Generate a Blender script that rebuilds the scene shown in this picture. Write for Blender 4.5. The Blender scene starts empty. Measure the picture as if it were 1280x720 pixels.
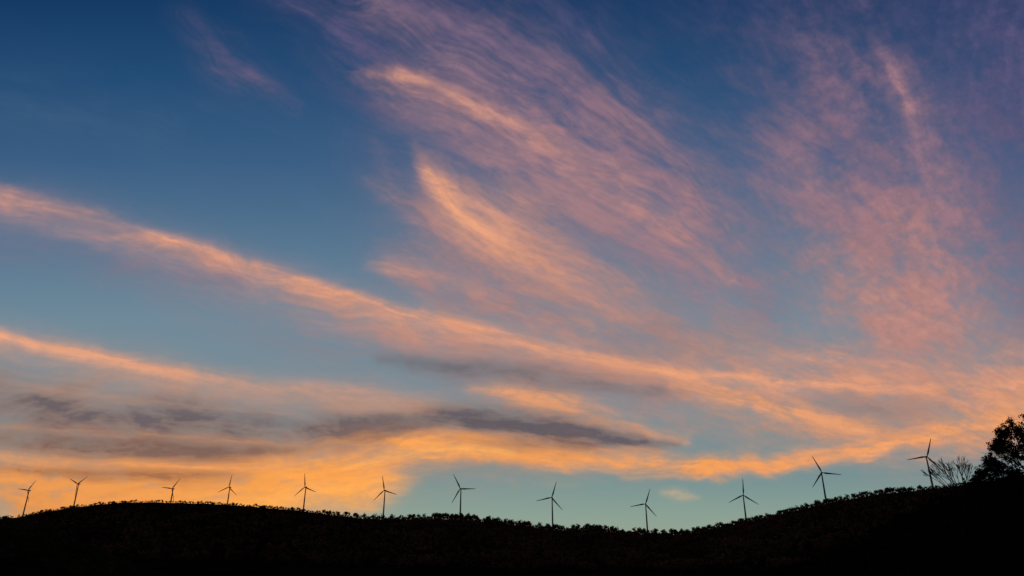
import bpy, math, random
import numpy as np
random.seed(7); rng=np.random.default_rng(11)
D2R=math.pi/180
scene=bpy.context.scene
# ------------------------------------------------------------------ camera
F=853.33; PITCH=21.7*D2R; CZ=1.7
cp,sp=math.cos(PITCH),math.sin(PITCH)
cam=bpy.data.cameras.new("camera"); cam.lens=24; cam.sensor_width=36
cam.clip_start=0.1; cam.clip_end=200000
co=bpy.data.objects.new("camera",cam); scene.collection.objects.link(co)
co.location=(0,0,CZ); co.rotation_euler=(math.pi/2+PITCH,0,0); scene.camera=co
def ray(x,y):
    r=(x-640.)/F; u=(360.-y)/F
    return np.array([r, cp-u*sp, sp+u*cp])
def azel(x,y):
    d=ray(x,y); return math.atan2(d[0],d[1]), d[2]/math.hypot(d[0],d[1])
def lin(c):
    c=np.array(c,dtype=np.float64)/255.
    return np.where(c<=0.04045,c/12.92,((c+0.055)/1.055)**2.4)
# ------------------------------------------------------------------ noise
TAB=rng.random((8,256,256)).astype(np.float32)
def vn(x,y,s=0):
    x=np.asarray(x,dtype=np.float32); y=np.asarray(y,dtype=np.float32)
    xi=np.floor(x).astype(np.int32); yi=np.floor(y).astype(np.int32)
    fx=x-xi; fy=y-yi
    fx=fx*fx*(3-2*fx); fy=fy*fy*(3-2*fy)
    T=TAB[s%8]; a=xi&255; b=yi&255; a1=(xi+1)&255; b1=(yi+1)&255
    return (T[b,a]*(1-fx)+T[b,a1]*fx)*(1-fy)+(T[b1,a]*(1-fx)+T[b1,a1]*fx)*fy
def fbm(x,y,o=4,s=0,g=0.5):
    t=0;amp=1;n=0
    for i in range(o):
        ca,sa=math.cos(0.5*i),math.sin(0.5*i)
        t=t+amp*vn((x*ca-y*sa)*2**i+13.7*i+3*s,(x*sa+y*ca)*2**i+7.1*i,s+i); n+=amp; amp*=g
    return t/n
def fbma(x,y,o=4,s=0,g=0.5):   # no rotation: keeps anisotropy
    t=0;amp=1;n=0
    for i in range(o):
        t=t+amp*vn(x*2**i+13.7*i+3*s,y*2**i+7.1*i,s+i); n+=amp; amp*=g
    return t/n
def ss(a,b,x):
    t=np.clip((x-a)/(b-a),0,1); return t*t*(3-2*t)
# ------------------------------------------------------------------ materials
def new_mat(name):
    m=bpy.data.materials.new(name); m.use_nodes=True; return m
def diffuse_noise(name,c1,c2,scale,rough=0.9,spec=0.0):
    m=new_mat(name); nt=m.node_tree; b=nt.nodes["Principled BSDF"]
    b.inputs["Roughness"].default_value=rough
    b.inputs["Specular IOR Level"].default_value=spec
    tc=nt.nodes.new("ShaderNodeTexCoord"); n=nt.nodes.new("ShaderNodeTexNoise")
    n.inputs["Scale"].default_value=scale; n.inputs["Detail"].default_value=6
    r=nt.nodes.new("ShaderNodeValToRGB")
    r.color_ramp.elements[0].position=0.38; r.color_ramp.elements[1].position=0.62
    r.color_ramp.elements[0].color=(*c1,1); r.color_ramp.elements[1].color=(*c2,1)
    nt.links.new(tc.outputs["Object"],n.inputs["Vector"])
    nt.links.new(n.outputs["Fac"],r.inputs["Fac"]); nt.links.new(r.outputs["Color"],b.inputs["Base Color"])
    return m
M_leaf=diffuse_noise("autumn_foliage",(0.09,0.042,0.022),(0.24,0.11,0.05),0.012)
M_scrub=diffuse_noise("scrub_foliage",(0.03,0.032,0.013),(0.09,0.085,0.032),0.03)
M_dark=diffuse_noise("dark_foliage",(0.010,0.010,0.006),(0.03,0.027,0.015),0.05)
M_leaf2=diffuse_noise("leaves",(0.014,0.020,0.007),(0.03,0.036,0.013),0.5)
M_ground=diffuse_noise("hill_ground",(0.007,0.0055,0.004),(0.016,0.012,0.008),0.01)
M_bark=diffuse_noise("bark",(0.03,0.024,0.018),(0.07,0.05,0.04),3.0)
M_twig=diffuse_noise("grey_bark",(0.05,0.038,0.03),(0.1,0.075,0.06),3.0)
M_white=diffuse_noise("white_paint",(0.26,0.25,0.24),(0.36,0.35,0.34),0.3,0.5,0.3)
def mesh_obj(name,V,Fq,mat,parent=None,smooth=False):
    me=bpy.data.meshes.new(name); V=np.asarray(V,dtype=np.float32); Fq=np.asarray(Fq,dtype=np.int32)
    k=Fq.shape[1]
    me.vertices.add(len(V)); me.vertices.foreach_set("co",V.ravel())
    me.loops.add(Fq.size); me.loops.foreach_set("vertex_index",Fq.ravel())
    me.polygons.add(len(Fq)); me.polygons.foreach_set("loop_start",np.arange(0,Fq.size,k,dtype=np.int32))
    me.polygons.foreach_set("loop_total",np.full(len(Fq),k,dtype=np.int32))
    if smooth: me.polygons.foreach_set("use_smooth",np.ones(len(Fq),dtype=bool))
    me.update(calc_edges=True)
    for mm in (mat if isinstance(mat,list) else [mat]): me.materials.append(mm)
    ob=bpy.data.objects.new(name,me); scene.collection.objects.link(ob)
    if parent: ob.parent=parent
    return ob
# ------------------------------------------------------------------ world: clear dusk sky
SUN_AZ=-12*D2R
w=bpy.data.worlds.new("World"); scene.world=w; w.use_nodes=True
nt=w.node_tree; nt.nodes.clear(); N=nt.nodes.new; L=nt.links.new
out=N("ShaderNodeOutputWorld"); bg=N("ShaderNodeBackground"); L(bg.outputs[0],out.inputs[0])
tc=N("ShaderNodeTexCoord"); sx=N("ShaderNodeSeparateXYZ"); L(tc.outputs["Generated"],sx.inputs[0])
at=N("ShaderNodeMath"); at.operation='ARCTAN2'; L(sx.outputs["Z"],at.inputs[0]); L(sx.outputs["Y"],at.inputs[1])
mr=N("ShaderNodeMapRange"); mr.inputs["From Min"].default_value=0; mr.inputs["From Max"].default_value=math.pi
L(at.outputs[0],mr.inputs["Value"])
ramp=N("ShaderNodeValToRGB"); L(mr.outputs[0],ramp.inputs[0])
stops=[(0,(158,165,140)),(3.3,(138,160,148)),(6.6,(112,142,146)),(12.9,(117,141,152)),(19,(109,137,154)),(25.7,(85,117,144)),
       (32.3,(57,94,132)),(38.7,(34,76,117)),(45,(18,57,99)),(65,(18,46,82)),(110,(40,52,74)),(180,(66,62,66))]
cr=ramp.color_ramp
while len(cr.elements)<len(stops): cr.elements.new(0.5)
for e,(a,c) in zip(cr.elements,stops):
    e.position=a/180.; e.color=(*lin(c),1)
sky=N("ShaderNodeTexSky"); sky.sky_type='NISHITA'; sky.sun_disc=False
sky.sun_elevation=0.5*D2R; sky.sun_rotation=SUN_AZ
sc=N("ShaderNodeMix"); sc.data_type='RGBA'; sc.blend_type='ADD'; sc.inputs[0].default_value=0.001
L(ramp.outputs[0],sc.inputs[6]); L(sky.outputs[0],sc.inputs[7]); L(sc.outputs[2],bg.inputs[0])
bg.inputs[1].default_value=1.0
sun=bpy.data.lights.new("sun",'SUN'); sun.energy=0.03; sun.angle=0.5*D2R; sun.color=(1,0.6,0.35)
so=bpy.data.objects.new("sun",sun); scene.collection.objects.link(so)
from mathutils import Vector
sd=Vector((math.sin(SUN_AZ),math.cos(SUN_AZ),0.009)).normalized()
so.rotation_euler=sd.to_track_quat('Z','Y').to_euler()
# ------------------------------------------------------------------ cirrus layer on the sky dome
az=np.concatenate([np.arange(-180,-48,4.),np.arange(-48,48.01,0.08),np.arange(52,180.1,4.)])*D2R
el=np.concatenate([np.arange(-1,47.01,0.08),np.arange(50,90,3.)])*D2R
A,E=np.meshgrid(az,el)
dx=(np.sin(A)*np.cos(E)).ravel(); dy=(np.cos(A)*np.cos(E)).ravel(); dz=np.sin(E).ravel()
fw=dy*cp+dz*sp; upc=-dy*sp+dz*cp
ok=fw>0.3
fs=np.where(ok,fw,1)
# angular chart of the western sky (1 unit ~ 0.07 deg)
X=(640+F*dx/fs).astype(np.float32); Y=(360-F*upc/fs).astype(np.float32)
idx=np.nonzero(ok&(X>-500)&(X<1800)&(Y>-350)&(Y<760))[0]
PX=X[idx]; PY=Y[idx]
w1=fbm(PX/170,PY/120,3,1)-.5; w2=fbm(PX/170,PY/120,3,2)-.5
# fallstreak flow: polar about the convergence point of the streaks
th=np.arctan2(660-PY,1600-PX); lr=np.log(np.hypot(660-PY,1600-PX)+30)
kk=ss(860,1120,PX)*ss(470,380,PY)*.8
isoA=fbm(PX/70+w1*2,PY/50+w2*2,6,6,.62); isoB=fbm(PX/34+w2*2,PY/24+w1*2,6,5,.66); isoC=fbm(PX/11,PY/7,4,1,.7)
w3=(fbma(lr*16+w1*1.5,th*30+w2*1.5,4,3,.58)-.5)*(1-kk)+(fbm(PX/40,PY/30,4,3,.6)-.5)*kk
w4=(fbma(lr*16+w1*1.5,th*30+w2*1.5,4,4,.58)-.5)*(1-kk)+(fbm(PX/40,PY/30,4,4,.6)-.5)*kk
flow=fbma(lr*8+w1*2,th*32+w2*3,7,5,.7)*(1-kk)+isoB*kk
fine=(.72*fbma(lr*24+w1*2,th*120+w2*5,4,2,.75)+.28*isoC)*(1-kk)+isoC*kk
fine=ss(.28,.72,fine)
mott=(.45*fbma(lr*20+w1*2,th*46+w2*3,5,6,.66)+.55*isoA)
C=np.zeros((len(idx),3)); AL=np.zeros(len(idx))
def cat(P,n=6):
    P=np.array(P,dtype=np.float64); Q=np.vstack([2*P[0]-P[1],P,2*P[-1]-P[-2]]); o=[]
    for i in range(1,len(Q)-2):
        for k in range(n):
            t=k/n
            o.append(0.5*((2*Q[i])+(-Q[i-1]+Q[i+1])*t+(2*Q[i-1]-5*Q[i]+4*Q[i+1]-Q[i+2])*t*t+(-Q[i-1]+3*Q[i]-3*Q[i+1]+Q[i+2])*t**3))
    o.append(P[-1]); o=np.array(o); o[:,3]=np.clip(o[:,3],0,1); o[:,2]=np.maximum(o[:,2],1); return o
SEED=[0]
def peach(c):
    r,g,b=c
    k=min(1,max(0,(r-b+30)/60.))*min(1,max(0,(r-105)/60.))
    if r<130 and b<g+6: k=0
    return (r,g+1.5*k,b-3*k)
def stroke(P,c1,c2=None,fib=.5,fl=110,fwid=9,warp=1.,up=1.,dn=1.,p=1.6,mo=.35,fo=.35,gain=1.):
    SEED[0]+=1; sd=SEED[0]
    P=cat(P); m=P[:,2].max()*2.4+25
    b=np.nonzero((PX>P[:,0].min()-m)&(PX<P[:,0].max()+m)&(PY>P[:,1].min()-m)&(PY<P[:,1].max()+m))[0]
    if len(b)==0: return
    wd=P[:,2].mean()
    x=PX[b]+warp*(w1[b]*min(50,wd*1.1)+w3[b]*min(22,wd*.85+4)); y=PY[b]+warp*(w2[b]*min(44,wd*.9)+w4[b]*min(22,wd*.85+4))
    best=np.full(len(b),1e9,np.float32); T=np.zeros(len(b),np.float32); S=T.copy(); W=T.copy()+1; O=T.copy(); s0=0
    for i in range(len(P)-1):
        ax,ay,aw,ao=P[i]; bx,by,bw,bo=P[i+1]; vx,vy=bx-ax,by-ay; l2=vx*vx+vy*vy+1e-6; l=math.sqrt(l2)
        t=np.clip(((x-ax)*vx+(y-ay)*vy)/l2,0,1); ex=x-ax-t*vx; ey=y-ay-t*vy; d=ex*ex+ey*ey
        k=d<best
        best=np.where(k,d,best); T=np.where(k,np.sign(vx*ey-vy*ex)*np.sqrt(d),T); S=np.where(k,s0+t*l,S)
        W=np.where(k,aw+(bw-aw)*t,W); O=np.where(k,ao+(bo-ao)*t,O); s0+=l
    Wd=W*np.where(T<0,up,dn)
    pr=np.exp(-(np.abs(T)/Wd)**p)
    fb=fbma(S/fl,T/fwid+w1[b]*3,5,sd,.66)
    fb=ss(.25,.75,fb)
    tex=(1-fib+fib*1.3*fb)*(1-fo+fo*1.9*ss(.28,.72,flow[b]))*(1-mo+mo*1.9*ss(.3,.7,mott[b]))*(.82+.36*fine[b])
    a=np.clip(gain*O*pr*tex,0,.97)
    u=(S/s0)[:,None]; k1=lin(peach(c1)); k2=lin(peach(c2 if c2 else c1)); col=k1*(1-u)+k2*u
    col=col*(0.90+.12*fb[:,None]+.08*fine[b][:,None])
    C[b]=C[b]*(1-a[:,None])+a[:,None]*col; AL[b]=AL[b]*(1-a)+a
# broad veils
stroke([(960,-60,90,.25),(1040,120,110,.45),(1110,280,120,.65),(1140,390,100,.76),(1150,460,70,.75)],(84,82,120),(176,130,128),fib=.2,mo=.5)
stroke([(1340,-150,150,.75),(1290,50,140,.75),(1300,230,130,.7),(1330,400,90,.6)],(68,72,116),(108,96,126),fib=.1,fo=.2,mo=.2)
stroke([(380,-80,60,.3),(540,50,65,.45),(660,140,78,.58),(780,220,78,.66),(870,300,68,.7),(960,385,50,.5)],(78,82,120),(136,112,130),fib=.3,fl=200,fwid=24)
stroke([(470,180,40,.3),(540,270,70,.58),(640,340,88,.68),(760,400,62,.66),(900,440,45,.6)],(122,106,126),(174,130,126),fib=.35,fl=200,fwid=20)
stroke([(-200,120,50,.2),(60,140,60,.2),(260,190,50,.2),(420,240,40,.2)],(70,96,130),fib=.5,fl=240,fwid=14,fo=.8)
stroke([(180,350,25,.15),(330,400,30,.3),(560,440,45,.5),(760,480,50,.6),(1000,490,50,.7),(1150,480,48,.75),(1300,470,50,.78),(1500,470,50,.8)],(130,122,136),(194,142,124),fib=.35,fl=220,fwid=14)
stroke([(-300,490,55,.85),(100,520,55,.92),(300,540,50,.9),(480,545,42,.9),(650,545,30,.8),(830,555,20,.5)],(168,134,120),(200,140,108),fib=.3,fl=220,fwid=10,mo=.2,fo=.25)
stroke([(-300,620,48,.97),(100,612,46,.97),(300,608,46,.97),(420,606,36,.97),(480,600,20,.7),(520,596,8,.1)],(224,142,82),(252,164,82),fib=.25,fl=160,fwid=8,mo=.3,fo=.3,p=2.4,gain=1.1)
stroke([(870,520,24,.4),(1000,540,28,.7),(1120,530,34,.8),(1280,520,40,.88),(1500,510,40,.9)],(190,140,120),(218,150,112),fib=.3,fl=200,fwid=10,mo=.3)
# fine fallstreak texture over the plumes
stroke([(420,-40,60,.25),(640,130,80,.45),(800,260,70,.5),(920,360,40,.3)],(146,114,132),(172,128,132),fib=.1,fo=.9,mo=.5,gain=.8)
stroke([(1020,40,60,.25),(1080,200,90,.45),(1150,350,90,.55)],(134,106,132),(190,134,130),fib=.1,fo=.6,mo=.6,gain=.8)
# high left wisps
stroke([(225,20,16,.1),(275,75,24,.4),(320,104,20,.5),(362,130,14,.2)],(112,96,124),fib=.6,fwid=8)
stroke([(280,-40,14,.2),(360,10,20,.38),(440,60,20,.42),(500,90,12,.3)],(100,88,124),fib=.6)
stroke([(350,100,14,.1),(420,118,16,.3),(500,140,14,.2)],(86,82,118),fib=.6)
# upper plumes
stroke([(440,-90,18,.3),(520,0,20,.5),(600,45,22,.6),(690,95,22,.55),(760,150,18,.3)],(122,100,128),(142,110,130),fib=.6,fwid=10)
stroke([(620,-60,16,.3),(690,10,18,.4),(760,70,18,.3),(800,120,14,.1)],(96,88,122),fib=.6)
stroke([(640,70,20,.2),(720,120,24,.55),(800,180,28,.65),(860,235,28,.65),(910,300,24,.55),(950,350,16,.2)],(138,110,130),(166,122,130),fib=.6,fl=140)
stroke([(446,86,9,.3),(478,93,15,.7),(530,108,18,.75),(590,132,22,.72),(660,168,26,.7),(730,210,30,.7),(800,255,30,.7),(860,300,26,.66),(918,348,12,.6)],(204,144,134),(184,132,132),fib=.4,fl=150,fwid=12,dn=1.5,up=.65)
stroke([(462,90,6,.3),(495,94,8,.6),(545,110,8,.55),(590,132,8,.45),(650,160,8,.4),(710,195,7,.2)],(216,152,134),fib=.4)
stroke([(505,150,16,.2),(600,190,22,.45),(700,240,24,.5),(790,300,24,.5),(880,350,20,.35)],(154,118,132),fib=.6)
# right plume
stroke([(1092,55,10,.2),(1116,88,14,.5),(1135,130,16,.6),(1145,180,17,.5),(1165,240,18,.2)],(158,118,134),fib=.4,up=1.4,warp=.8)
stroke([(1112,85,5,.2),(1130,118,7,.5),(1140,160,7,.3)],(192,136,136),fib=.3,warp=.7)
stroke([(960,170,26,.1),(1010,230,32,.45),(1070,290,34,.55),(1130,350,34,.5),(1190,400,24,.2)],(154,118,132),fib=.5,mo=.5)
stroke([(1130,200,20,.15),(1180,270,22,.45),(1230,320,18,.55),(1268,358,10,.55)],(152,116,132),fib=.5,mo=.5)
stroke([(930,215,14,.1),(985,240,18,.45),(1050,260,18,.35),(1120,300,14,.1)],(152,116,132),fib=.6)
stroke([(1030,130,30,.2),(1070,170,34,.4),(1110,220,30,.35)],(126,102,128),fib=.4)
stroke([(1040,320,34,.2),(1110,370,40,.55),(1170,400,34,.55),(1215,430,20,.3)],(188,136,130),fib=.5,mo=.5)
# feathery patch left of the hook
stroke([(466,228,14,.2),(510,258,24,.5),(545,300,30,.5),(600,345,26,.4)],(170,128,130),fib=.5,fo=.5)
stroke([(465,325,9,.3),(495,328,14,.7),(540,338,18,.55),(600,365,16,.4)],(204,146,130),(184,134,128),fib=.5)
stroke([(480,300,18,.2),(560,350,28,.5),(650,385,24,.5),(740,410,16,.4)],(168,124,128),(194,138,125),fib=.5,fo=.5)
# hook
stroke([(508,180,9,.2),(528,208,20,.78),(554,240,31,.9),(592,275,35,.92),(642,313,35,.85),(700,350,32,.75),(760,380,24,.55),(808,398,14,.2)],(216,152,130),(198,140,126),fib=.3,fl=120,fwid=16,up=1.15,dn=.72,mo=.2,fo=.35)
stroke([(524,202,7,.3),(545,228,14,.9),(572,262,18,.93),(608,294,17,.88),(655,325,14,.65),(705,348,9,.25)],(242,166,128),(224,154,124),fib=.3,fl=90,fwid=10,mo=.2,fo=.35,warp=.8)
stroke([(620,290,16,.2),(690,325,26,.5),(760,360,22,.5),(810,385,14,.2)],(186,134,128),fib=.55)
# long band
stroke([(-300,215,26,.5),(0,260,24,.6),(150,296,24,.6),(330,346,22,.6),(470,388,20,.6),(640,430,20,.6),(860,474,18,.6)],(158,128,138),(192,140,124),fib=.3,fl=200,fwid=14,dn=1.4,fo=.4)
stroke([(-300,205,14,.6),(-100,232,14,.65),(0,251,14,.76),(70,268,13,.8),(150,286,12,.8),(240,311,12,.84),(330,338,12,.86),(400,359,12,.86),(470,381,12,.86),(530,398,13,.94),(600,416,12,.92),(680,434,10,.9),(760,452,9,.9),(850,467,8,.85),(960,475,9,.65)],(218,152,136),(236,162,124),fib=.35,fl=160,fwid=7,up=.8,dn=1.3,mo=.25,fo=.4,warp=.85)
stroke([(850,468,8,.6),(960,476,12,.75),(1080,484,14,.75),(1180,488,14,.75),(1300,492,16,.75),(1500,500,20,.7)],(228,156,124),fib=.45,fl=140,fwid=7,fo=.5)
stroke([(-200,270,20,.4),(0,298,20,.45),(100,318,20,.45),(200,334,20,.35),(300,356,14,.3)],(112,108,134),fib=.5)
stroke([(430,395,10,.2),(560,425,16,.6),(680,450,14,.5),(800,470,12,.4)],(196,138,124),fib=.45)
# dusky shadowed cloud under the band
stroke([(470,450,9,.5),(540,455,13,.8),(620,463,17,.85),(700,474,18,.8),(780,484,14,.6),(860,492,10,.3)],(110,108,114),fib=.4,fo=.35,mo=.3)
stroke([(900,500,8,.3),(1000,508,14,.6),(1100,512,16,.6),(1180,505,14,.3)],(128,122,126),fib=.45)
stroke([(860,440,10,.1),(960,450,14,.5),(1080,452,16,.55),(1200,462,14,.6),(1300,460,16,.6)],(206,146,128),fib=.5)
# lower band
stroke([(-300,372,16,.5),(0,426,16,.6),(130,454,16,.6),(270,478,16,.55),(430,496,18,.5),(540,506,14,.3)],(186,146,134),fib=.3,fo=.35,dn=1.3)
stroke([(-300,362,7,.7),(-100,398,7,.8),(0,419,8,.94),(60,431,8,.94),(130,446,8,.9),(200,461,8,.8),(270,472,9,.65),(340,482,11,.5),(430,492,12,.4),(520,506,12,.3)],(240,168,134),(212,150,124),fib=.3,fl=140,fwid=6,up=.75,dn=1.2,mo=.15,fo=.3,warp=.7)
stroke([(100,462,8,.1),(220,482,12,.4),(330,500,12,.5),(430,508,12,.4),(540,515,12,.4)],(192,144,124),fib=.5,fo=.5)
# streaks
stroke([(590,486,8,.3),(650,494,14,.75),(710,508,15,.8),(770,528,12,.75),(860,548,6,.4)],(224,154,114),fib=.45,fl=80,fo=.4)
stroke([(840,482,6,.3),(900,492,12,.75),(960,506,13,.85),(1020,524,13,.85),(1085,540,10,.5)],(228,156,116),fib=.4,fo=.45)
stroke([(-200,470,14,.5),(0,480,12,.5),(100,488,10,.4),(200,495,8,.2)],(188,148,132),fib=.5)
# dark belts low on the left
stroke([(-300,488,26,.85),(0,502,23,.85),(100,512,25,.94),(200,520,27,.95),(300,530,25,.95),(400,535,20,.9),(480,535,14,.8),(550,530,8,.3)],(108,98,101),(98,92,98),fib=.35,fl=130,fwid=8,mo=.35,fo=.45,gain=1.3,warp=1.1)
stroke([(-200,548,12,.8),(0,548,11,.8),(120,554,14,.85),(220,558,15,.85),(320,562,12,.75),(420,556,6,.2)],(126,98,88),fib=.4,fl=130,fwid=6,gain=1.2,fo=.45,mo=.35,warp=1.1)
stroke([(-100,584,7,.6),(40,588,7,.6),(150,592,9,.7),(250,592,9,.65),(350,588,5,.1)],(160,106,78),fib=.5,fwid=5,fo=.5)
# warm streaks between
stroke([(-200,568,8,.6),(0,569,7,.6),(120,575,6,.5),(250,581,7,.55),(380,580,12,.6)],(240,156,94),fib=.5,fwid=6)
stroke([(0,530,4,.35),(120,538,5,.45),(260,547,5,.5),(380,551,6,.5)],(212,148,110),fib=.6,fwid=5)
stroke([(40,488,4,.2),(140,497,5,.35),(260,509,5,.35),(380,517,5,.3)],(188,144,124),fib=.6,fwid=5)
# golden shelf
stroke([(330,612,22,.8),(400,594,24,.9),(460,577,22,.95),(530,564,18,.95),(600,562,16,.95),(680,568,16,.95),(760,576,14,.95),(850,581,12,.95),(940,583,11,.95),(1010,583,9,.7),(1060,578,7,.3)],(248,160,82),(244,158,96),fib=.4,fl=100,fwid=8,up=1.3,dn=.8,mo=.3,fo=.35,p=2.2,warp=1.1,gain=1.15)
stroke([(900,585,6,.3),(980,582,10,.85),(1060,568,12,.85),(1130,550,13,.85),(1200,535,14,.8),(1300,520,18,.8),(1500,500,20,.7)],(244,158,100),(228,156,114),fib=.45,fwid=8,p=2,fo=.4)
stroke([(520,600,8,.1),(470,612,14,.8),(420,622,18,.9),(350,630,16,.8),(200,632,10,.3)],(255,172,88),fib=.1)
stroke([(430,582,5,.3),(500,566,6,.7),(560,560,6,.7),(640,564,5,.5)],(255,180,106),fib=.4,warp=.9)
# dark belt in the centre
stroke([(470,520,6,.3),(560,522,13,.65),(640,531,16,.9),(710,541,17,.95),(770,548,12,.9),(850,552,5,.3)],(100,93,98),(94,89,98),fib=.35,fl=80,fwid=7,mo=.3,fo=.4,gain=1.3,warp=1.1)
stroke([(690,548,12,.3),(740,556,12,.6),(750,566,6,.3)],(118,98,96),fib=.4)
stroke([(560,548,5,.3),(640,555,6,.45),(720,560,6,.4)],(144,110,96),fib=.5)
# little clouds over the ridge
stroke([(828,615,4,.3),(850,618,6,.7),(872,621,3,.3)],(196,168,140),fib=.3,warp=.6)
stroke([(640,604,4,.2),(700,606,4,.35),(760,602,4,.2)],(150,158,142),fib=.3)
n=len(A.ravel())
col=np.zeros((n,4),np.float32)
un=C/np.maximum(AL,1e-4)[:,None]
col[idx,:3]=un; col[idx,3]=AL
R_SKY=60000.
V=np.stack([dx,dy,dz],1)*R_SKY; V[:,2]+=CZ
nr,nc=A.shape
ii=(np.arange(nr-1)[:,None]*nc+np.arange(nc-1)[None,:]).ravel()
Fq=np.stack([ii,ii+nc,ii+nc+1,ii+1],1)
M_sky=new_mat("cirrus_glow"); nt=M_sky.node_tree; nt.nodes.clear(); N=nt.nodes.new; L=nt.links.new
o=N("ShaderNodeOutputMaterial"); att=N("ShaderNodeAttribute"); att.attribute_name="cloud"
em=N("ShaderNodeEmission"); tr=N("ShaderNodeBsdfTransparent"); mx=N("ShaderNodeMixShader")
L(att.outputs["Color"],em.inputs["Color"]); L(att.outputs["Alpha"],mx.inputs[0]); L(tr.outputs[0],mx.inputs[1]); L(em.outputs[0],mx.inputs[2]); L(mx.outputs[0],o.inputs[0])
M_sky.cycles.emission_sampling='NONE'
so2=mesh_obj("sky",V,Fq,M_sky,smooth=True)
ca=so2.data.color_attributes.new("cloud",'FLOAT_COLOR','POINT'); ca.data.foreach_set("color",col.ravel())
# ------------------------------------------------------------------ turbines data
TB=[(36,613,2500,38),(98,605,2500,57),(216,611,2480,38),(287,609,2450,8),(382,609,2250,-8),(481,613,2130,-12),(576,611,1920,-28),
    (690,622,1920,19),(807,630,1980,21),(929,619,1900,5),(1027,591,1740,-22),(1158,571,1620,22)]
TP=[np.array([0,0,CZ])+ray(x,y)*dep for x,y,dep,_ in TB]
# ------------------------------------------------------------------ terrain
def prof(pts):
    a=[azel(x,y) for x,y in pts]; return np.array([p[0] for p in a]),np.array([p[1] for p in a])
main=prof([(-500,665),(-200,655),(-60,650),(20,645),(60,637),(100,631),(150,626),(200,626),(270,628),(330,632),(380,637),(430,643),(480,646),(530,645),(580,646),(620,650),(660,656),(700,659),(750,660),(800,664),(840,665),(870,662),(900,655),(940,648),(980,639),(1020,628),(1060,620),(1100,614),(1150,609),(1200,603),(1280,600),(1500,600),(1800,620)])
leftp=prof([(-600,560),(-200,600),(-80,625),(0,643),(35,652),(70,663),(120,684),(180,711),(230,732),(400,765),(1200,790)])
midp=prof([(500,790),(820,760),(930,725),(1000,703),(1045,688),(1080,668),(1120,648),(1160,628),(1190,611),(1220,600),(1280,586),(1400,568),(1800,540)])
nearp=prof([(700,800),(1000,770),(1110,728),(1180,700),(1240,670),(1280,645),(1400,590),(1800,530)])
taz=np.array([math.atan2(p[0],p[1]) for p in TP]); tR=np.array([math.hypot(p[0],p[1]) for p in TP])*np.array([.96]*5+[.985]*7)
G0,G1,G2,G3=[azel(q,640)[0] for q in (400,450,840,900)]
def treeh(a):  # canopy height along the main ridge
    return np.interp(a,[G0,G1,G2,G3],[6.,9,9,8.])
def P(t,t0,back):
    u=np.clip((t-t0)/(1-t0),0,1)**1.5
    return np.where(t<1,u,1-back*ss(0,.9,t-1))
def tz(a,r):
    a=np.asarray(a,dtype=np.float64); r=np.asarray(r,dtype=np.float64)
    base=-22*ss(20,260,r)
    nz=(fbm(a*40+20,r/90,4,2)-.5)
    R=np.interp(a,taz,tR); H=np.interp(a,*main)*R+CZ-treeh(a)*.8
    z=np.maximum(base,-22+(H+22)*P(r/R,.3,.55)+nz*14*ss(.3,.6,r/R)*(1-.75*ss(.85,.97,r/R)))
    H=np.interp(a,*leftp)*600+CZ-2.5; z=np.maximum(z,-22+(H+22)*P(r/600,.25,1.2)+nz*3)
    H=np.interp(a,*midp)*300+CZ-1.6; z=np.maximum(z,-22+(H+22)*P(r/300,.2,.4)+nz*2.0*ss(60,200,r))
    H=np.interp(a,*nearp)*170+CZ-.4; z=np.maximum(z,-22+(H+22)*P(r/170,.1,.8)+nz*1.2*ss(40,120,r))
    return z
ga=np.concatenate([np.arange(-180,-60,4.),np.arange(-60,60.01,0.2),np.arange(64,180.1,4.)])*D2R
gr=np.concatenate([np.geomspace(1,150,40),np.geomspace(155,3200,170),np.geomspace(3400,59000,25)])
GA,GR=np.meshgrid(ga,gr); Z=tz(GA.ravel(),GR.ravel())
V=np.stack([GR.ravel()*np.sin(GA.ravel()),GR.ravel()*np.cos(GA.ravel()),Z],1)
nr,nc=GA.shape; ii=(np.arange(nr-1)[:,None]*nc+np.arange(nc-1)[None,:]).ravel()
Fq=np.stack([ii,ii+1,ii+nc+1,ii+nc],1)
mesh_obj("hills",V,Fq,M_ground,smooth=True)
# ------------------------------------------------------------------ forest (one object)
def crown_proto(nq,size,kind):
    V=[];Fs=[]
    lob=[(rng.normal(0,.16),rng.normal(0,.16),rng.uniform(.45,.8),rng.uniform(.16,.3)) for _ in range(5)]
    for i in range(nq):
        if kind==1:
            h=rng.uniform(.12,1); rr=.26*(1-h)*rng.uniform(.5,1.15)+.01; t=rng.uniform(0,6.28); c=np.array([rr*math.cos(t),rr*math.sin(t),h])
        else:
            l=lob[rng.integers(5)]; v=rng.normal(size=3); v/=np.linalg.norm(v); v*=l[3]*rng.uniform(.5,1.1); c=np.array([l[0]+v[0],l[1]+v[1],max(.15,l[2]+v[2])])
        a=rng.normal(size=3); a/=np.linalg.norm(a); b=np.cross(a,rng.normal(size=3)); b/=np.linalg.norm(b)
        s=size*rng.uniform(.6,1.3); k=len(V)
        V+= [c+s*a,c+s*b*.8,c-s*a,c-s*b*.8]; Fs.append((k,k+1,k+2,k+3))
    for q in range(4):
        t=q*1.571; k=len(V); t2=t+1.571
        V+=[np.array([.03*math.cos(t),.03*math.sin(t),-.15]),np.array([.03*math.cos(t2),.03*math.sin(t2),-.15]),np.array([.015*math.cos(t2),.015*math.sin(t2),.7]),np.array([.015*math.cos(t),.015*math.sin(t),.7])]
        Fs.append((k,k+1,k+2,k+3))
    return np.array(V),np.array(Fs)
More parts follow.
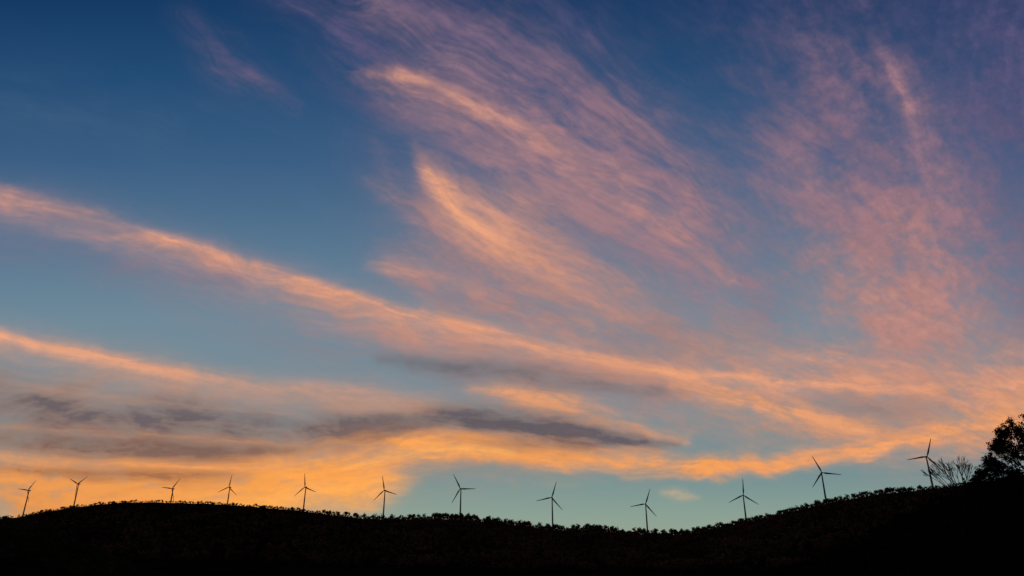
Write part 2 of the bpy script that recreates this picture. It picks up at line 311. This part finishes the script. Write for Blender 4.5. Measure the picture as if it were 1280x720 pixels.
def scatter(a,r,h,protos,mi=0,lo=.75,hi=1.3):
    outV=[];outF=[];off=0
    z=tz(a,r); x=r*np.sin(a); y=r*np.cos(a)
    pick=rng.integers(len(protos),size=len(a))
    for k,(pv,pf) in enumerate(protos):
        m=np.nonzero(pick==k)[0]
        if len(m)==0: continue
        t=rng.uniform(0,6.28,len(m)); c,s=np.cos(t)[:,None],np.sin(t)[:,None]; hh=h[m][:,None]; wd=hh*rng.uniform(lo,hi,(len(m),1))
        vx=(pv[None,:,0]*c-pv[None,:,1]*s)*wd+x[m][:,None]; vy=(pv[None,:,0]*s+pv[None,:,1]*c)*wd+y[m][:,None]; vz=pv[None,:,2]*hh+z[m][:,None]
        outV.append(np.stack([vx,vy,vz],2).reshape(-1,3))
        outF.append((pf[None]+(np.arange(len(m))*len(pv))[:,None,None]+off).reshape(-1,4)); off+=len(m)*len(pv)
    F_=np.vstack(outF); return np.vstack(outV),F_,off,np.full(len(F_),mi,dtype=np.int32)
far=[crown_proto(90,.085,0) for _ in range(6)]+[crown_proto(80,.08,1) for _ in range(2)]
crest=[crown_proto(110,.09,0) for _ in range(8)]
low=[crown_proto(45,.13,0) for _ in range(5)]
parts=[]
n1=3600; a=rng.uniform(-42,38,n1)*D2R; R=np.interp(a,taz,tR); r=R*rng.uniform(.965,1.012,n1)
parts.append(scatter(a,r,treeh(a)*rng.uniform(.5,1.0,n1),far))
# taller individual crest trees, thickest on the middle saddle
n5=210; a=rng.uniform(G0,G2+.03,n5); a+=.004*np.sin(a*160); R=np.interp(a,taz,tR); parts.append(scatter(a,R*rng.uniform(.99,1.004,n5),rng.uniform(11,18,n5),crest,0,.75,1.2))
n6=170; a=rng.uniform(-40*D2R,G0,n6); R=np.interp(a,taz,tR); parts.append(scatter(a,R*rng.uniform(.99,1.004,n6),rng.uniform(6,10,n6),crest,0,.9,1.4))
n7=150; a=rng.uniform(G2,30*D2R,n7); R=np.interp(a,taz,tR); parts.append(scatter(a,R*rng.uniform(.99,1.004,n7),rng.uniform(8,14,n7),crest,0,.8,1.3))
n2=9000; a=rng.uniform(-42,40,n2)*D2R; R=np.interp(a,taz,tR); r=R*np.sqrt(rng.uniform(.2,.95,n2)); parts.append(scatter(a,r,rng.uniform(7,13,n2),low))
n3=2600; a=rng.uniform(-44,-22,n3)*D2R; r=600*np.sqrt(rng.uniform(.5,1.03,n3)); h=rng.uniform(1.5,4,n3); h=np.where(rng.random(n3)<.05,h*1.6,h); parts.append(scatter(a,r,h,far,1))
n4=4200; a=rng.uniform(14,44,n4)*D2R; r=300*np.sqrt(rng.uniform(.3,1.06,n4)); h=rng.uniform(.8,2.4,n4); h=np.where(rng.random(n4)<.08,h*2,h); parts.append(scatter(a,r,h,far,2))
off=0;VV=[];FF=[];MI=[]
for v,f,k,mi in parts: VV.append(v);FF.append(f+off);off+=k;MI.append(mi)
fo_=mesh_obj("forest",np.vstack(VV),np.vstack(FF),[M_leaf,M_scrub,M_dark])
fo_.data.polygons.foreach_set("material_index",np.concatenate(MI))
# ------------------------------------------------------------------ tube helper
def tubes(segs,sides=5):
    V=[];Fs=[]
    for p,q,r0,r1 in segs:
        p=np.array(p,float);q=np.array(q,float);d=q-p;d/=np.linalg.norm(d)+1e-9
        a=np.cross(d,[.3,.9,.1]);a/=np.linalg.norm(a);b=np.cross(d,a);k=len(V)
        for i in range(sides):
            t=2*math.pi*i/sides;o=math.cos(t)*a+math.sin(t)*b;V.append(p+o*r0);V.append(q+o*r1)
        for i in range(sides):
            j=(i+1)%sides;Fs.append((k+2*i,k+2*j,k+2*j+1,k+2*i+1))
    return np.array(V),np.array(Fs)
def empty(name,loc,rot=(0,0,0)):
    e=bpy.data.objects.new(name,None);scene.collection.objects.link(e);e.location=loc;e.rotation_euler=rot;return e
# bare tree
D=290.; d=ray(1201,610); a0=math.atan2(d[0],d[1]); bz=float(tz(a0,D))
segs=[]; rs=random.Random(5)
def grow(p,dr,l,r,dep):
    q=p+dr*l; segs.append((p,q,r,r*.75))
    if dep==0: return
    for k in range(rs.choice([2,3,3])):
        nd=dr+np.array([rs.gauss(0,.2),rs.gauss(0,.2),rs.gauss(.0,.12)]); nd/=np.linalg.norm(nd)
        grow(q,nd,l*rs.uniform(.66,.88),max(r*.62,.05),dep-1)
for k in range(9):
    t=(k-4)/4.; dr=np.array([t*.8,rs.uniform(-.5,.5),1.0-.2*abs(t)]); dr/=np.linalg.norm(dr)
    grow(np.array([t*.3,0,-.5]),dr,rs.uniform(3.8,4.5),.2,4)
e=empty("bare_tree",(D*math.sin(a0),D*math.cos(a0),bz),(0,0,-a0))
v,f=tubes(segs,4); mesh_obj("branches",v,f,M_twig,e)
# leafy tree at right
D=150.; d=ray(1300,603); a0=math.atan2(d[0],d[1]); bz=float(tz(a0,D)); topz=d[2]/math.hypot(d[0],d[1])*D+CZ
e=empty("broadleaf_tree",(D*math.sin(a0),D*math.cos(a0),bz),(0,0,-a0))
h0=topz-bz
m=.142
LB=[(-24,60,9),(-12,64,11),(-36,46,9),(-28,50,10),(-46,30,9),(-54,14,8),(-64,6,6),(-38,18,14),(-20,32,20),(-5,45,20),(15,60,24),(10,20,30),(-28,2,20),(40,30,30),(35,75,22),(20,-15,26),(-56,-2,12),(-70,-10,8),(60,5,28),(-10,-20,24),(-40,-20,20),(-60,-18,12),(70,50,26)]
LV=[];LF=[];segs=[((0,0,-.5),(.2,0,h0*.35),.42,.34),((.2,0,h0*.35),(0,.2,h0*.7),.34,.26),((0,.2,h0*.7),(0,0,h0),.26,.2)]
for lx,lz,lr_ in LB:
    c=np.array([lx*m,rng.uniform(-2.,2.),h0+lz*m]); rad=lr_*m
    st=np.array([0,0,h0*rng.uniform(.55,.9)]); mid=(st+c)/2+rng.normal(0,.3,3)
    segs.append((st,mid,.14,.09)); segs.append((mid,c,.09,.04))
    for _s in range(int(14+rad*20)):
        v=rng.normal(size=3); s_=c+v/np.linalg.norm(v)*rad*rng.uniform(.3,1.1)
        segs.append((c,s_,.035,.015))
        for _ in range(36):
            q=s_+rng.normal(0,.21,3)
            aa=rng.normal(size=3);aa/=np.linalg.norm(aa);bb=np.cross(aa,rng.normal(size=3));bb/=np.linalg.norm(bb);z_=rng.uniform(.09,.19);k=len(LV)
            LV+=[q+aa*z_,q+bb*z_*.6,q-aa*z_,q-bb*z_*.6];LF.append((k,k+1,k+2,k+3))
v,f=tubes(segs,6); mesh_obj("trunk_and_limbs",v,f,M_bark,e); mesh_obj("crown",LV,LF,M_leaf2,e)
# ------------------------------------------------------------------ wind turbines
def ring_mesh(rings,cap=True):
    V=[];Fs=[];n=len(rings[0])
    for r in rings: V+=list(r)
    for i in range(len(rings)-1):
        for j in range(n):
            k=(j+1)%n;Fs.append((i*n+j,i*n+k,(i+1)*n+k,(i+1)*n+j))
    if cap:
        for base in (0,(len(rings)-1)*n):
            c=len(V);V.append(np.mean([V[base+j] for j in range(n)],axis=0))
            for j in range(n): Fs.append((base+j,base+(j+1)%n,c,c))
    return V,Fs
def build(name,V,Fs):
    me=bpy.data.meshes.new(name); me.from_pydata([tuple(map(float,v)) for v in V],[],[tuple(dict.fromkeys(f)) for f in Fs]); me.materials.append(M_white)
    for p in me.polygons: p.use_smooth=True
    me.update(); return me
def circ(r,z,n=16): return [np.array([r*math.cos(2*math.pi*i/n),r*math.sin(2*math.pi*i/n),z]) for i in range(n)]
BL=46.
def blade():
    st=[(1.0,.95,.95,0),(3,1.0,.95,5),(7,1.9,.6,14),(11,2.1,.42,11),(20,1.6,.3,7),(32,1.1,.2,3),(42,.7,.1,0),(45.5,.35,.05,0),(BL,.1,.02,0)]
    R=[]
    for z,c,t,tw in st:
        r=[]
        for i in range(12):
            u=2*math.pi*i/12; x=c*math.cos(u)+ (c-.95)*.4; y=t*math.sin(u)*(1 if z<4 else (.6+.4*math.cos(u))); a=tw*D2R
            r.append(np.array([x*math.cos(a)-y*math.sin(a),x*math.sin(a)+y*math.cos(a),z]))
        R.append(r)
    return build("blade",*ring_mesh(R))
ME_bl=blade()
def nac():
    R=[]
    for y,wx,wz,zc in [(-3.2,1.3,1.4,0),(-2.8,1.7,1.8,0),(0,1.9,2.0,.1),(5,1.9,2.0,.2),(7.5,1.6,1.6,.4),(8.2,1.1,1.1,.5)]:
        r=[]
        for i in range(16):
            u=2*math.pi*i/16; cx,cz=math.cos(u),math.sin(u); k=(abs(cx)**4+abs(cz)**4)**-.25
            r.append(np.array([cx*k*wx,y,cz*k*wz+zc]))
        R.append(r)
    return build("nacelle",*ring_mesh(R))
ME_na=nac()
def hubm():
    R=[]
    for y,r in [(-3.2,1.6),(-4.2,1.75),(-5.4,1.6),(-6.2,1.1),(-6.7,.4)]:
        R.append([np.array([r*math.cos(2*math.pi*i/16),y,r*math.sin(2*math.pi*i/16)]) for i in range(16)])
    return build("hub",*ring_mesh(R))
ME_hu=hubm()
YAW=-14*D2R
for (x,y,dep,ang),p in zip(TB,TP):
    a=math.atan2(p[0],p[1]); r=math.hypot(p[0],p[1]); gz=float(tz(a,r))-1.5; H=p[2]-gz
    e=empty("wind_turbine",(p[0],p[1],gz),(0,0,YAW))
    me=build("tower",*ring_mesh([circ(2.3,0),circ(2.25,H*.25),circ(1.9,H*.6),circ(1.45,H-1.9)]))
    def add(nm,me,loc,rot=(0,0,0)):
        o=bpy.data.objects.new(nm,me);scene.collection.objects.link(o);o.parent=e;o.location=loc;o.rotation_euler=rot
    add("tower",me,(0,1.5,0)); add("nacelle",ME_na,(0,0,H)); add("hub",ME_hu,(0,0,H))
    for k in range(3): add("blade_%d"%(k+1),ME_bl,(0,-4.6,H),(0,(ang+120*k)*D2R,0))
scene.view_settings.view_transform='Standard'; scene.view_settings.look='None'; scene.view_settings.exposure=0
